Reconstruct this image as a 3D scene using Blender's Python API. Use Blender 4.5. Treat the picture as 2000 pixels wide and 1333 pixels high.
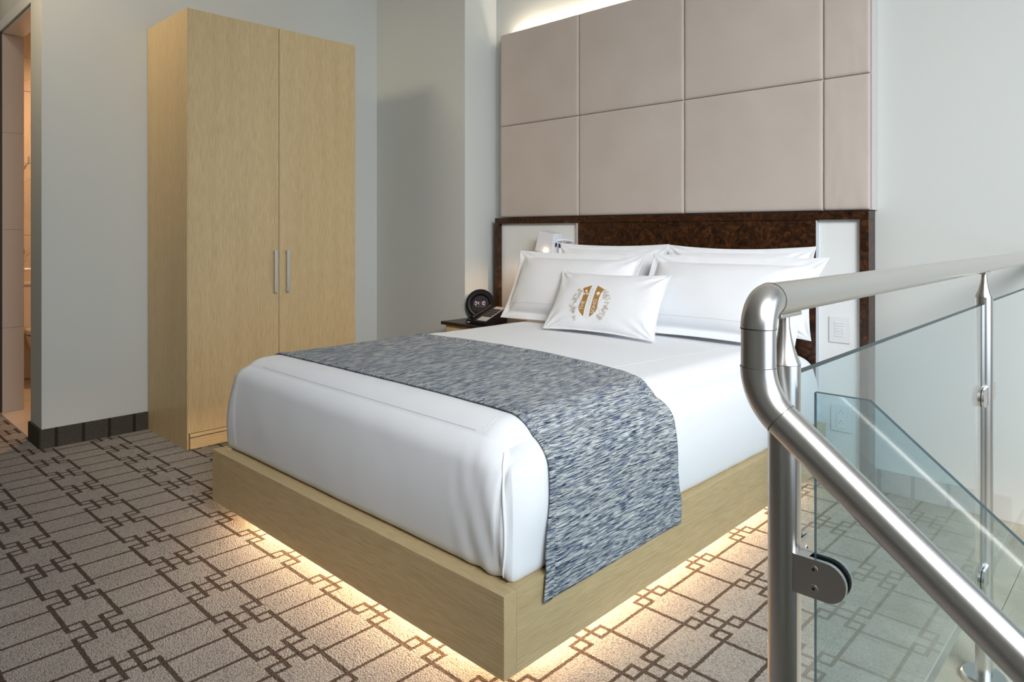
import bpy, bmesh, math, random
from mathutils import Vector, Matrix, noise
random.seed(7)
for o in list(bpy.data.objects): bpy.data.objects.remove(o)
S = bpy.context.scene; COL = S.collection
PI = math.pi

# ------------------------------------------------------------------ camera
HCAM = 1.23
cam = bpy.data.cameras.new('camera'); camo = bpy.data.objects.new('camera', cam); COL.objects.link(camo)
cam.sensor_fit = 'HORIZONTAL'; cam.sensor_width = 36; cam.lens = 1356/2000*36
cam.shift_y = -(666.5-455)/2000
cam.clip_start = .02
camo.location = (0, 0, HCAM)
camo.rotation_euler = (PI/2, 0, math.radians(43.768))
S.camera = camo
# ------------------------------------------------------------------ world, lights, exposure
S.view_settings.view_transform = 'Standard'; S.view_settings.look = 'None'
S.view_settings.gamma = 1; S.view_settings.use_curve_mapping = False
S.view_settings.exposure = 0.11
S.cycles.use_denoising = True
S.cycles.max_bounces = 10; S.cycles.diffuse_bounces = 5; S.cycles.glossy_bounces = 5; S.cycles.transparent_max_bounces = 16
S.cycles.sample_clamp_indirect = 6
W = bpy.data.worlds.new('world'); S.world = W; W.use_nodes = True
W.node_tree.nodes['Background'].inputs[0].default_value = (.88, .94, 1, 1)
W.node_tree.nodes['Background'].inputs[1].default_value = .35
def area(name, loc, target, sx, sy, energy, color, spread=PI):
    L = bpy.data.lights.new(name, 'AREA'); L.shape = 'RECTANGLE'; L.size = sx; L.size_y = sy
    L.energy = energy; L.color = color; L.spread = spread
    o = bpy.data.objects.new(name, L); COL.objects.link(o); o.location = loc
    o.rotation_euler = (Vector(target)-Vector(loc)).to_track_quat('-Z', 'Y').to_euler(); return o
def spot(name, loc, target, energy, color, angle, blend=.6, rad=.05):
    L = bpy.data.lights.new(name, 'SPOT'); L.energy = energy; L.color = color; L.spot_size = math.radians(angle)
    L.spot_blend = blend; L.shadow_soft_size = rad
    o = bpy.data.objects.new(name, L); COL.objects.link(o); o.location = loc
    o.rotation_euler = (Vector(target)-Vector(loc)).to_track_quat('-Z', 'Y').to_euler(); return o
area('high_fill_light', (1.6, .2, 3.1), (-1.8, 3.0, 1.0), 1.5, 1.5, 67, (.97, .985, 1), math.radians(92))  # added unseen area fill for bed and headboard; stands at no window
area('window_light', (1.9, 1.2, 1.5), (-1.6, 1.6, .6), 2.6, 2.2, 38, (.70, .85, 1))
spot('hall_downlight', (-4.36, .38, 3.36), (-4.42, 1.56, 2.35), 105, (1, .80, .54), 100, 1, .38)
spot('entry_fill_spot', (-5.45, .35, 3.38), (-5.45, 1.0, 2.75), 16, (1, .84, .62), 95, 1, .1)  # added unseen spot that brightens the wall above the bathroom doorway
spot('bathroom_downlight', (-5.9, 1.9, 2.9), (-6.2, 1.7, 0), 80, (1, .60, .34), 150)

# ------------------------------------------------------------------ materials
def nmat(name):
    m = bpy.data.materials.new(name); m.use_nodes = True
    return m, m.node_tree, m.node_tree.nodes['Principled BSDF']
def simple(name, col, rough=.6, metal=0, spec=.5, bump=None, emit=None):
    m, t, b = nmat(name)
    b.inputs['Base Color'].default_value = (*col, 1); b.inputs['Roughness'].default_value = rough
    b.inputs['Metallic'].default_value = metal; b.inputs['Specular IOR Level'].default_value = spec
    if emit:
        b.inputs['Emission Color'].default_value = (*emit[0], 1); b.inputs['Emission Strength'].default_value = emit[1]
    if bump:
        n = t.nodes.new('ShaderNodeTexNoise'); n.inputs['Scale'].default_value = bump[0]; n.inputs['Detail'].default_value = 4
        g = t.nodes.new('ShaderNodeNewGeometry'); t.links.new(g.outputs['Position'], n.inputs['Vector'])
        u = t.nodes.new('ShaderNodeBump'); u.inputs['Strength'].default_value = bump[1]; u.inputs['Distance'].default_value = bump[2]
        t.links.new(n.outputs['Fac'], u.inputs['Height']); t.links.new(u.outputs['Normal'], b.inputs['Normal'])
    return m
class NT:
    def __init__(s, t): s.t = t
    def n(s, ty, **k):
        x = s.t.nodes.new(ty)
        for a, v in k.items(): setattr(x, a, v)
        return x
    def m(s, op, a, b=None, c=None):
        x = s.t.nodes.new('ShaderNodeMath'); x.operation = op
        for i, v in enumerate((a, b, c)):
            if v is None: continue
            if isinstance(v, (int, float)): x.inputs[i].default_value = v
            else: s.t.links.new(v, x.inputs[i])
        return x.outputs[0]
    def l(s, a, b): s.t.links.new(a, b)
def ramp(N, fac, stops, interp='LINEAR'):
    r = N.n('ShaderNodeValToRGB'); r.color_ramp.interpolation = interp
    e = r.color_ramp.elements
    while len(e) < len(stops): e.new(.5)
    for i, (p, c) in enumerate(stops): e[i].position = p; e[i].color = (*c, 1)
    N.l(fac, r.inputs[0]); return r.outputs[0]
def mixc(N, fac, a, b):
    x = N.n('ShaderNodeMix', data_type='RGBA')
    if isinstance(fac, (int, float)): x.inputs[0].default_value = fac
    else: N.l(fac, x.inputs[0])
    for i, v in ((6, a), (7, b)):
        if isinstance(v, tuple): x.inputs[i].default_value = (*v, 1)
        else: N.l(v, x.inputs[i])
    return x.outputs[2]

def wood_mat(name, axis, c1, c2, rough=.45):
    m, t, b = nmat(name); N = NT(t)
    g = N.n('ShaderNodeNewGeometry'); mp = N.n('ShaderNodeMapping'); N.l(g.outputs['Position'], mp.inputs['Vector'])
    sc = [520, 520, 520]; sc[axis] = 14; mp.inputs['Scale'].default_value = sc
    n1 = N.n('ShaderNodeTexNoise'); n1.inputs['Scale'].default_value = 1; n1.inputs['Detail'].default_value = 3; N.l(mp.outputs[0], n1.inputs['Vector'])
    mp2 = N.n('ShaderNodeMapping'); N.l(g.outputs['Position'], mp2.inputs['Vector'])
    sc2 = [18, 18, 18]; sc2[axis] = .8; mp2.inputs['Scale'].default_value = sc2
    n2 = N.n('ShaderNodeTexNoise'); n2.inputs['Scale'].default_value = 1; n2.inputs['Detail'].default_value = 2; N.l(mp2.outputs[0], n2.inputs['Vector'])
    f = N.m('ADD', N.m('MULTIPLY', n1.outputs['Fac'], .8), N.m('MULTIPLY', n2.outputs['Fac'], .2))
    c = ramp(N, f, [(.34, c1), (.62, c2)])
    N.l(c, b.inputs['Base Color']); b.inputs['Roughness'].default_value = rough; b.inputs['Specular IOR Level'].default_value = .35
    u = N.n('ShaderNodeBump'); u.inputs['Strength'].default_value = .15; u.inputs['Distance'].default_value = .0006
    N.l(n1.outputs['Fac'], u.inputs['Height']); N.l(u.outputs['Normal'], b.inputs['Normal'])
    return m
OAK1, OAK2 = (.46, .335, .17), (.62, .48, .27)
M_oak_z = wood_mat('oak_vertical_grain', 2, OAK1, OAK2)
M_oak_x = wood_mat('oak_grain_x', 0, OAK1, OAK2)
M_oak_y = wood_mat('oak_grain_y', 1, OAK1, OAK2)
M_wall = simple('wall_paint', (.595, .61, .585), .7, bump=(180, .08, .002))
M_ceil = simple('ceiling_paint', (.80, .80, .78), .8)
M_white = simple('white_lacquer', (.80, .81, .80), .35)
M_sheet = simple('white_cotton', (.86, .875, .905), .85, spec=.2, bump=(1400, .06, .001))
M_pillow = simple('white_pillow_cotton', (.845, .855, .88), .8, spec=.2, bump=(900, .06, .001))
M_stitch = simple('grey_stitching', (.62, .63, .66), .9)
M_black = simple('black_plastic', (.006, .006, .008), .42, spec=.2)
M_blackm = simple('black_rubber', (.012, .012, .014), .6)
M_silver = simple('silver_plastic', (.45, .45, .44), .35, .3)
M_gap = simple('dark_gap', (.02, .015, .01), .9)
M_led = simple('warm_led', (1, .8, .5), .5, emit=((1, .76, .50), 40))
M_cove = simple('cove_led', (1, .9, .7), .5, emit=((1, .88, .70), 75))
M_bulb = simple('lamp_bulb', (1, .9, .7), .5, emit=((1, .70, .40), 18))
M_gold = simple('gold_print', (.40, .20, .045), .6, .0)
M_pale = simple('pale_scroll_print', (.52, .44, .36), .8)
M_chrome = simple('chrome', (.8, .8, .8), .12, 1)
M_digit = simple('lit_digits', (.5, .4, .5), .5, emit=((.55, .42, .55), .8))
M_tile = simple('cream_wall_tile', (.62, .50, .38), .3)
M_porc = simple('porcelain', (.75, .66, .55), .2)
M_frame = simple('dark_walnut_casing', (.05, .028, .015), .5)
M_handle = simple('satin_aluminium', (.62, .64, .64), .3, .9)

def steel():
    m, t, b = nmat('brushed_stainless_steel'); N = NT(t)
    b.inputs['Metallic'].default_value = 1; b.inputs['Base Color'].default_value = (.74, .71, .68, 1)
    g = N.n('ShaderNodeTexCoord'); mp = N.n('ShaderNodeMapping'); N.l(g.outputs['Object'], mp.inputs['Vector'])
    mp.inputs['Scale'].default_value = (60, 60, 60)
    n = N.n('ShaderNodeTexNoise'); n.inputs['Scale'].default_value = 12; n.inputs['Detail'].default_value = 5; N.l(mp.outputs[0], n.inputs['Vector'])
    b.inputs['Roughness'].default_value = .285
    return m
M_steel = steel()
M_seam = simple('dark_steel_joint', (.12, .11, .10), .5, .6)

def glass():
    m = bpy.data.materials.new('tinted_clear_glass'); m.use_nodes = True; t = m.node_tree; N = NT(t)
    t.nodes.clear(); o = N.n('ShaderNodeOutputMaterial')
    tr = N.n('ShaderNodeBsdfTransparent'); tr.inputs[0].default_value = (.855, .93, .955, 1)
    gl = N.n('ShaderNodeBsdfGlossy'); gl.inputs['Roughness'].default_value = .0; gl.inputs['Color'].default_value = (1, 1, 1, 1)
    fr = N.n('ShaderNodeFresnel'); fr.inputs['IOR'].default_value = 1.5
    g = N.n('ShaderNodeNewGeometry')
    mx = N.n('ShaderNodeMixShader')
    # both faces of the pane mirror; the outer skin carries the share of the two together
    N.l(N.m('MULTIPLY', N.m('MINIMUM', N.m('MULTIPLY', fr.outputs[0], 1.7), .9), N.m('SUBTRACT', 1, g.outputs['Backfacing'])), mx.inputs[0])
    N.l(tr.outputs[0], mx.inputs[1]); N.l(gl.outputs[0], mx.inputs[2]); N.l(mx.outputs[0], o.inputs[0])
    return m
M_glass = glass()
M_gedge = simple('glass_polished_edge', (.025, .05, .06), .4, spec=.4)

def carpet():
    m, t, b = nmat('patterned_carpet'); N = NT(t)
    g = N.n('ShaderNodeNewGeometry'); jit = N.n('ShaderNodeTexNoise'); jit.inputs['Scale'].default_value = 170; jit.inputs['Detail'].default_value = 2
    N.l(g.outputs['Position'], jit.inputs['Vector'])
    sp = N.n('ShaderNodeSeparateXYZ'); N.l(g.outputs['Position'], sp.inputs[0])
    sj = N.n('ShaderNodeSeparateColor'); N.l(jit.outputs['Color'], sj.inputs[0])
    X = N.m('ADD', sp.outputs[0], N.m('MULTIPLY_ADD', sj.outputs[0], .008, -.004))
    Y = N.m('ADD', sp.outputs[1], N.m('MULTIPLY_ADD', sj.outputs[1], .008, -.004))
    P, Q = .2764, .338
    Y = N.m('ADD', Y, N.m('MULTIPLY', N.m('MAXIMUM', N.m('SUBTRACT', -2.5, sp.outputs[0]), 0), .0175))   # laid a touch askew
    xc, yc = -1.0525, 1.612+.0735
    def fold(v, c, p):
        a = N.m('ADD', N.m('SUBTRACT', v, c), p/2+p*40)
        return N.m('ABSOLUTE', N.m('SUBTRACT', N.m('MODULO', a, p), p/2))
    dx = fold(X, xc, P); s = fold(Y, yc, Q)
    def near(v, c, w): return N.m('LESS_THAN', N.m('ABSOLUTE', N.m('SUBTRACT', v, c)), w)
    gt = lambda v, c: N.m('GREATER_THAN', v, c)
    lt = lambda v, c: N.m('LESS_THAN', v, c)
    wx, wy = .0072, .0058
    L1 = N.m('MULTIPLY', near(s, .0735, wx), gt(dx, .0270-wy))
    L2 = N.m('MULTIPLY', near(s, .0250, wx), lt(dx, .0665+wy))
    L3 = N.m('MULTIPLY', near(dx, .0270, wy), lt(s, .0735+wx))
    L4 = N.m('MULTIPLY', near(dx, .0665, wy), gt(s, .0250-wx))
    L = N.m('MAXIMUM', N.m('MAXIMUM', L1, L2), N.m('MAXIMUM', L3, L4))
    v = N.n('ShaderNodeTexVoronoi'); v.inputs['Scale'].default_value = 1
    mp = N.n('ShaderNodeMapping'); mp.inputs['Scale'].default_value = (150, 230, 230); N.l(g.outputs['Position'], mp.inputs[0]); N.l(mp.outputs[0], v.inputs['Vector'])
    n2 = N.n('ShaderNodeTexNoise'); n2.inputs['Scale'].default_value = 420; n2.inputs['Detail'].default_value = 3; N.l(g.outputs['Position'], n2.inputs['Vector'])
    n3 = N.n('ShaderNodeTexNoise'); n3.inputs['Scale'].default_value = 5; N.l(g.outputs['Position'], n3.inputs['Vector'])
    f = N.m('SUBTRACT', N.m('ADD', n2.outputs['Fac'], N.m('MULTIPLY', n3.outputs['Fac'], .15)), N.m('MULTIPLY', v.outputs['Distance'], .5))
    base = ramp(N, f, [(.05, (.19, .168, .15)), (.55, (.49, .45, .415))])
    dark = ramp(N, f, [(.05, (.045, .032, .026)), (.55, (.125, .092, .075))])
    N.l(mixc(N, L, base, dark), b.inputs['Base Color']); b.inputs['Roughness'].default_value = .95; b.inputs['Specular IOR Level'].default_value = .1
    u = N.n('ShaderNodeBump'); u.inputs['Strength'].default_value = .9; u.inputs['Distance'].default_value = .003; u.invert = True
    N.l(N.m('ADD', v.outputs['Distance'], N.m('MULTIPLY', L, .5)), u.inputs['Height']); N.l(u.outputs['Normal'], b.inputs['Normal'])
    return m
M_carpet = carpet()

def basemat(name, axis, off, per, tone):
    m, t, b = nmat(name); N = NT(t)
    g = N.n('ShaderNodeNewGeometry'); sp = N.n('ShaderNodeSeparateXYZ'); N.l(g.outputs['Position'], sp.inputs[0])
    a = N.m('ADD', N.m('SUBTRACT', sp.outputs[axis], off), per/2+per*60)
    d = N.m('ABSOLUTE', N.m('SUBTRACT', N.m('MODULO', a, per), per/2))
    L = N.m('LESS_THAN', d, .0085)
    n2 = N.n('ShaderNodeTexNoise'); n2.inputs['Scale'].default_value = 300; N.l(g.outputs['Position'], n2.inputs['Vector'])
    base = ramp(N, n2.outputs['Fac'], [(.3, tone[0]), (.7, tone[1])])
    N.l(mixc(N, L, base, (.03, .025, .022)), b.inputs['Base Color']); b.inputs['Roughness'].default_value = .95
    b.inputs['Specular IOR Level'].default_value = .1
    u = N.n('ShaderNodeBump'); u.inputs['Strength'].default_value = .6; u.inputs['Distance'].default_value = .002
    N.l(n2.outputs['Fac'], u.inputs['Height']); N.l(u.outputs['Normal'], b.inputs['Normal'])
    return m
M_baseL_shade = basemat('carpet_baseboard_left_shade', 1, 1.069, .1375, ((.045, .040, .034), (.10, .088, .072)))  # tone darkened: shade of the unlit left side put into the colour
M_baseR = basemat('carpet_baseboard_right', 0, -1.022, .1425, ((.16, .14, .13), (.31, .28, .26)))

def burl(name, c0, c1, c2, sc=9):
    m, t, b = nmat(name); N = NT(t)
    g = N.n('ShaderNodeNewGeometry')
    n = N.n('ShaderNodeTexNoise'); n.inputs['Scale'].default_value = sc; n.inputs['Detail'].default_value = 7; n.inputs['Distortion'].default_value = 2.2
    n.inputs['Roughness'].default_value = .65; N.l(g.outputs['Position'], n.inputs['Vector'])
    c = ramp(N, n.outputs['Fac'], [(.36, c0), (.52, c1), (.68, c2)])
    N.l(c, b.inputs['Base Color']); b.inputs['Roughness'].default_value = .3; b.inputs['Specular IOR Level'].default_value = .35
    return m
M_burl = burl('walnut_burl', (.010, .004, .002), (.038, .014, .005), (.105, .036, .010), 19)

def fabric_panel():
    m, t, b = nmat('beige_velvet'); N = NT(t)
    g = N.n('ShaderNodeNewGeometry')
    n = N.n('ShaderNodeTexNoise'); n.inputs['Scale'].default_value = 3.5; n.inputs['Detail'].default_value = 6; N.l(g.outputs['Position'], n.inputs['Vector'])
    c = ramp(N, n.outputs['Fac'], [(.3, (.485, .415, .365)), (.7, (.525, .455, .405))])
    N.l(c, b.inputs['Base Color']); b.inputs['Roughness'].default_value = .9; b.inputs['Specular IOR Level'].default_value = .15
    b.inputs['Sheen Weight'].default_value = .25; b.inputs['Sheen Roughness'].default_value = .5
    n2 = N.n('ShaderNodeTexNoise'); n2.inputs['Scale'].default_value = 700; N.l(g.outputs['Position'], n2.inputs['Vector'])
    u = N.n('ShaderNodeBump'); u.inputs['Strength'].default_value = .1; u.inputs['Distance'].default_value = .001
    N.l(n2.outputs['Fac'], u.inputs['Height']); N.l(u.outputs['Normal'], b.inputs['Normal'])
    return m
M_velvet = fabric_panel()

def runner_mat():
    m, t, b = nmat('slub_weave'); N = NT(t)
    uv = N.n('ShaderNodeUVMap'); mp = N.n('ShaderNodeMapping'); N.l(uv.outputs[0], mp.inputs[0]); mp.inputs['Scale'].default_value = (400, 20, 1)
    w = N.n('ShaderNodeTexNoise'); w.inputs['Scale'].default_value = 22; N.l(uv.outputs[0], w.inputs['Vector'])
    ad = N.n('ShaderNodeVectorMath'); ad.operation = 'ADD'; sc = N.n('ShaderNodeVectorMath'); sc.operation = 'SCALE'; sc.inputs['Scale'].default_value = .7
    N.l(w.outputs['Color'], sc.inputs[0]); N.l(mp.outputs[0], ad.inputs[0]); N.l(sc.outputs[0], ad.inputs[1])
    n = N.n('ShaderNodeTexNoise'); n.inputs['Scale'].default_value = 1; n.inputs['Detail'].default_value = 3; n.inputs['Roughness'].default_value = .6; N.l(ad.outputs[0], n.inputs['Vector'])
    c = ramp(N, n.outputs['Fac'], [(.31, (.010, .015, .030)), (.41, (.065, .09, .14)), (.49, (.27, .295, .32)), (.62, (.66, .67, .65))])
    mp2 = N.n('ShaderNodeMapping'); N.l(uv.outputs[0], mp2.inputs[0]); mp2.inputs['Scale'].default_value = (120, 9, 1); mp2.inputs['Location'].default_value = (7, 3, 0)
    nb = N.n('ShaderNodeTexNoise'); nb.inputs['Scale'].default_value = 1; N.l(mp2.outputs[0], nb.inputs['Vector'])
    blue = N.m('MULTIPLY', N.m('GREATER_THAN', nb.outputs['Fac'], .60), .36)
    c = mixc(N, blue, c, (.055, .10, .27))
    N.l(c, b.inputs['Base Color']); b.inputs['Roughness'].default_value = .9; b.inputs['Specular IOR Level'].default_value = .15
    u = N.n('ShaderNodeBump'); u.inputs['Strength'].default_value = .8; u.inputs['Distance'].default_value = .003
    N.l(n.outputs['Fac'], u.inputs['Height']); N.l(u.outputs['Normal'], b.inputs['Normal'])
    return m
M_runner = runner_mat()

def stone(name, c1, c2, vein, sc=2.2, rough=.3):
    m, t, b = nmat(name); N = NT(t)
    g = N.n('ShaderNodeNewGeometry')
    n = N.n('ShaderNodeTexNoise'); n.inputs['Scale'].default_value = sc; n.inputs['Detail'].default_value = 8; n.inputs['Distortion'].default_value = 1.5; N.l(g.outputs['Position'], n.inputs['Vector'])
    c = ramp(N, n.outputs['Fac'], [(.35, c1), (.65, c2)])
    v = N.m('LESS_THAN', N.m('ABSOLUTE', N.m('SUBTRACT', n.outputs['Fac'], .5)), .004)
    N.l(mixc(N, N.m('MULTIPLY', v, .35), c, vein), b.inputs['Base Color']); b.inputs['Roughness'].default_value = rough
    return m
M_land = stone('pale_limestone', (.50, .44, .33), (.62, .56, .44), (.38, .30, .2), 4)
M_marble = stone('bathroom_marble', (.66, .54, .42), (.74, .62, .50), (.30, .18, .1), 1.6)

# ------------------------------------------------------------------ helpers
def link(name, me, mats, parent=None, smooth=False, auto=None):
    """me: mesh in WORLD coordinates; moved to its parent's (or its own base) origin"""
    for mm in (mats if isinstance(mats, (list, tuple)) else [mats]): me.materials.append(mm)
    o = bpy.data.objects.new(name, me); COL.objects.link(o)
    if parent is not None:
        off = parent['_w'] if '_w' in parent else (0, 0, 0)
        off = Vector(off); me.transform(Matrix.Translation(-off)); o.parent = parent; o['_w'] = tuple(off)
    else:
        vs = [v.co for v in me.vertices]
        mn = [min(v[i] for v in vs) for i in range(3)]; mx = [max(v[i] for v in vs) for i in range(3)]
        off = Vector(((mn[0]+mx[0])/2, (mn[1]+mx[1])/2, mn[2])); me.transform(Matrix.Translation(-off)); o.location = off; o['_w'] = tuple(off)
    if smooth:
        for p in me.polygons: p.use_smooth = True
    return o
def from_bm(name, bm, mats, parent=None, smooth=False):
    bmesh.ops.recalc_face_normals(bm, faces=bm.faces)
    me = bpy.data.meshes.new(name); bm.to_mesh(me); bm.free()
    return link(name, me, mats, parent, smooth)
def add_box(bm, x0, x1, y0, y1, z0, z1, bev=0, seg=2):
    r = bmesh.ops.create_cube(bm, size=1)
    for v in r['verts']:
        v.co = Vector(((x0+x1)/2+v.co.x*(x1-x0), (y0+y1)/2+v.co.y*(y1-y0), (z0+z1)/2+v.co.z*(z1-z0)))
    if bev > 0:
        es = list({e for v in r['verts'] for e in v.link_edges})
        bmesh.ops.bevel(bm, geom=es, offset=bev, segments=seg, profile=.5, affect='EDGES')
def box(name, x0, x1, y0, y1, z0, z1, mat, parent=None, bev=0, seg=2):
    bm = bmesh.new(); add_box(bm, x0, x1, y0, y1, z0, z1, bev, seg)
    return from_bm(name, bm, mat, parent, False)
def frames(pts):
    pts = [Vector(p) for p in pts]; T = []
    for i in range(len(pts)):
        a = pts[max(0, i-1)]; b = pts[min(len(pts)-1, i+1)]; T.append((b-a).normalized())
    u = T[0].orthogonal().normalized(); out = []
    for i, tt in enumerate(T):
        if i: u = (T[i-1].rotation_difference(tt) @ u)
        u = (u-tt*u.dot(tt)).normalized(); out.append((pts[i], u, tt.cross(u)))
    return out
def add_tube(bm, pts, r, seg=24, cap=True):
    rs = r if isinstance(r, (list, tuple)) else [r]*len(pts); rings = []
    for (p, u, v), rr in zip(frames(pts), rs):
        rings.append([bm.verts.new(p+(u*math.cos(2*PI*k/seg)+v*math.sin(2*PI*k/seg))*rr) for k in range(seg)])
    for a, b in zip(rings, rings[1:]):
        for k in range(seg): bm.faces.new((a[k], a[(k+1) % seg], b[(k+1) % seg], b[k]))
    if cap: bm.faces.new(rings[0][::-1]); bm.faces.new(rings[-1])
def tube(name, pts, r, mat, parent=None, seg=24, smooth=True):
    bm = bmesh.new(); add_tube(bm, pts, r, seg); o = from_bm(name, bm, mat, parent, smooth)
    if smooth:
        for p in o.data.polygons:
            if len(p.vertices) > 4: p.use_smooth = False
        o.data.set_sharp_from_angle(angle=math.radians(50))
    return o
def add_prism(bm, pts, d):
    """pts: list of Vector polygon, extruded by d"""
    a = [bm.verts.new(p) for p in pts]; b = [bm.verts.new(p+d) for p in pts]
    bm.faces.new(a[::-1]); bm.faces.new(b); n = len(a)
    for i in range(n): bm.faces.new((a[i], a[(i+1) % n], b[(i+1) % n], b[i]))
def grid_obj(name, P, mat, parent=None, uv=None, closed=False):
    nu, nv = len(P), len(P[0]); vs = [tuple(p) for row in P for p in row]; fs = []
    for i in range(nu-1):
        for j in range(nv-1): fs.append((i*nv+j, i*nv+j+1, (i+1)*nv+j+1, (i+1)*nv+j))
    me = bpy.data.meshes.new(name); me.from_pydata(vs, [], fs)
    if uv:
        L = me.uv_layers.new(name='UVMap')
        for lp in me.loops:
            i, j = divmod(lp.vertex_index, nv); L.data[lp.index].uv = uv[i][j]
    return link(name, me, mat, parent, True)
def thing(name, label, cat, loc, group=None):
    o = bpy.data.objects.new(name, None); COL.objects.link(o); o.location = loc; o['_w'] = tuple(loc)
    o.empty_display_size = .1
    return tag(o, label, cat, group)
def tag(o, label=None, cat=None, group=None, kind=None):
    if label: o['label'] = label
    if cat: o['category'] = cat
    if group: o['group'] = group
    if kind: o['kind'] = kind
    return o
def struct(o, label=None):
    o['kind'] = 'structure'
    if label: o['label'] = label
    return o

# ------------------------------------------------------------------ room shell
XL, XC, YB = -4.66, -.50, 3.60          # left wall, carpet edge, back wall
ZC = 3.45
struct(box('floor', -8.2, XC, -3.2, YB, -.12, 0, M_carpet), 'taupe carpet with a dark interlocking line pattern')
w = struct(box('wall_left', -4.915, XL, 1.0, YB, 0, ZC, M_wall), 'pale grey painted wall behind the wardrobe')
box('pier', XL, -3.608, 3.289, YB, 0, ZC, M_wall, w)
struct(box('wall_back', -8.2, 3.2, YB, YB+.15, -1.8, ZC, M_wall), 'pale grey wall behind the headboard')
struct(box('ceiling', -8.2, 3.2, -3.2, YB+.15, ZC, ZC+.1, M_ceil), 'high white ceiling')
struct(box('wall_front', -8.2, 3.2, -3.35, -3.2, -1.8, ZC, M_wall))
struct(box('wall_hall', -8.3, -8.2, -3.2, YB, -.1, ZC, M_wall))
# window wall on the far side of the stairwell
wr = bmesh.new()
add_box(wr, 3.2, 3.35, -3.35, YB+.15, -1.8, .3); add_box(wr, 3.2, 3.35, -3.35, YB+.15, ZC-.1, ZC+.1)
add_box(wr, 3.2, 3.35, -3.35, .3, .3, ZC-.1)
struct(from_bm('wall_right', wr, M_wall))
# door wall beside the left wall's end, its opening and the bathroom beyond
dw = bmesh.new(); add_box(dw, -8.2, -5.79, 1.013, 1.129, 0, ZC); add_box(dw, -5.79, -4.915, 1.013, 1.129, 2.60, ZC)
struct(from_bm('wall_bathroom', dw, M_wall), 'wall with the tall bathroom doorway')
d1 = thing('door_1', None, None, (-5.35, 1.07, 0)); d1['kind'] = 'structure'; d1['label'] = 'tall bathroom doorway with pale panelled reveal and dark casing edge'
for z0, z1 in ((0, .5800), (.5815, 1.2510), (1.2525, 1.9150), (1.9165, 2.585)):
    box('reveal_panel', -5.785, -5.77, 1.012, 1.135, z0, z1, simple('reveal_paint', (.55, .49, .44), .5) if z0 == 0 else bpy.data.materials['reveal_paint'], d1, .0004)
box('casing', -5.83, -5.786, .985, 1.013, 0, 2.60, M_frame, d1, .002)
box('head_lining', -5.77, -4.915, 1.012, 1.135, 2.588, 2.60, M_white, d1)
box('head_moulding', -5.79, -4.92, 1.000, 1.0128, 2.60, 2.67, M_white, d1, .004)
struct(box('floor_bathroom', -7.4, -4.915, 1.0, 3.4, 0, .004, M_marble), 'pale veined marble threshold and bathroom floor')
bw = thing('wall_bathroom_far', None, None, (-6.9, 2, 0)); bw['kind'] = 'structure'; bw['label'] = 'warm lit cream tiled bathroom wall'
for i in range(5):
    for k in range(5):
        y0 = 1.14+i*.45; z0 = .01+k*.6
        box('tile', -6.95, -6.93, y0+.0015, y0+.4485, z0+.0015, z0+.5985, M_marble, bw, .0015)
struct(box('wall_bathroom_backing', -7.05, -6.951, 1.13, 3.4, 0, ZC, M_tile))
struct(box('ceiling_bathroom', -7.05, -4.915, 1.13, 3.4, 2.95, 3.0, M_ceil))
struct(box('wall_bathroom_side', -7.05, -4.92, 3.39, 3.45, 0, 3.0, M_tile))

# baseboards cut from the carpet
bm = bmesh.new()
prof = [Vector((XL+.012, 1.56, 0)), Vector((XL+.012, 1.005, 0))]
# left baseboard: runs along the wall, turns the rounded corner, covers the wall's end
path = [(XL, 1.575), (XL, .999)]
out = [(XL+.012, 1.575), (XL+.012, 1.005)]
for k in range(1, 7):
    a = k/6*PI/2; out.append((XL-.008+.020*math.cos(a), 1.005-.018*math.sin(a)))
out += [(-4.918, .987), (-4.927, .992), (-4.930, 1.0)]
inn = [(-4.915, 1.0)] + [(XL, 1.0)] + [(XL, 1.575)]
poly = [Vector((x, y, 0)) for x, y in out+inn]
add_prism(bm, poly, Vector((0, 0, .110)))
struct(from_bm('baseboard_left', bm, M_baseL_shade), 'carpet baseboard, its unlit shade painted in, with black stripes wrapping the wall end')
struct(box('baseboard_back', -1.04, -.507, YB-.012, YB, 0, .104, M_baseR, None, .002), 'carpet covered baseboard to the right of the headboard')

# landing beyond the carpet: a nosing strip and limestone boards
ln = thing('floor_landing', None, None, (0, 2.3, 0)); ln['kind'] = 'structure'; ln['label'] = 'pale stone landing under the railing posts'
box('bedding', -.499, 3.2, 1.02, YB, -.12, -.006, M_gap, ln)
box('nosing', -.50, -.488, 1.02, YB, -.0058, .0012, simple('pale_metal_nosing', (.6, .62, .6), .4), ln)
xs = [-.487, -.4125, .55, 1.45, 2.35, 3.2]
for a, b_ in zip(xs, xs[1:]):
    ys = [1.02, 2.04, YB] if int((a+1)*10) % 2 else [1.02, 2.9, YB]
    for y0, y1 in zip(ys, ys[1:]):
        box('board', a+.0008, b_-.0008, y0+.0008, y1-.0008, -.0058, 0, M_land, ln, .0008, 1)
struct(box('floor_lower', -1.2, 3.2, -3.2, YB, -1.9, -1.8, M_land), 'lower floor under the stair opening')

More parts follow.
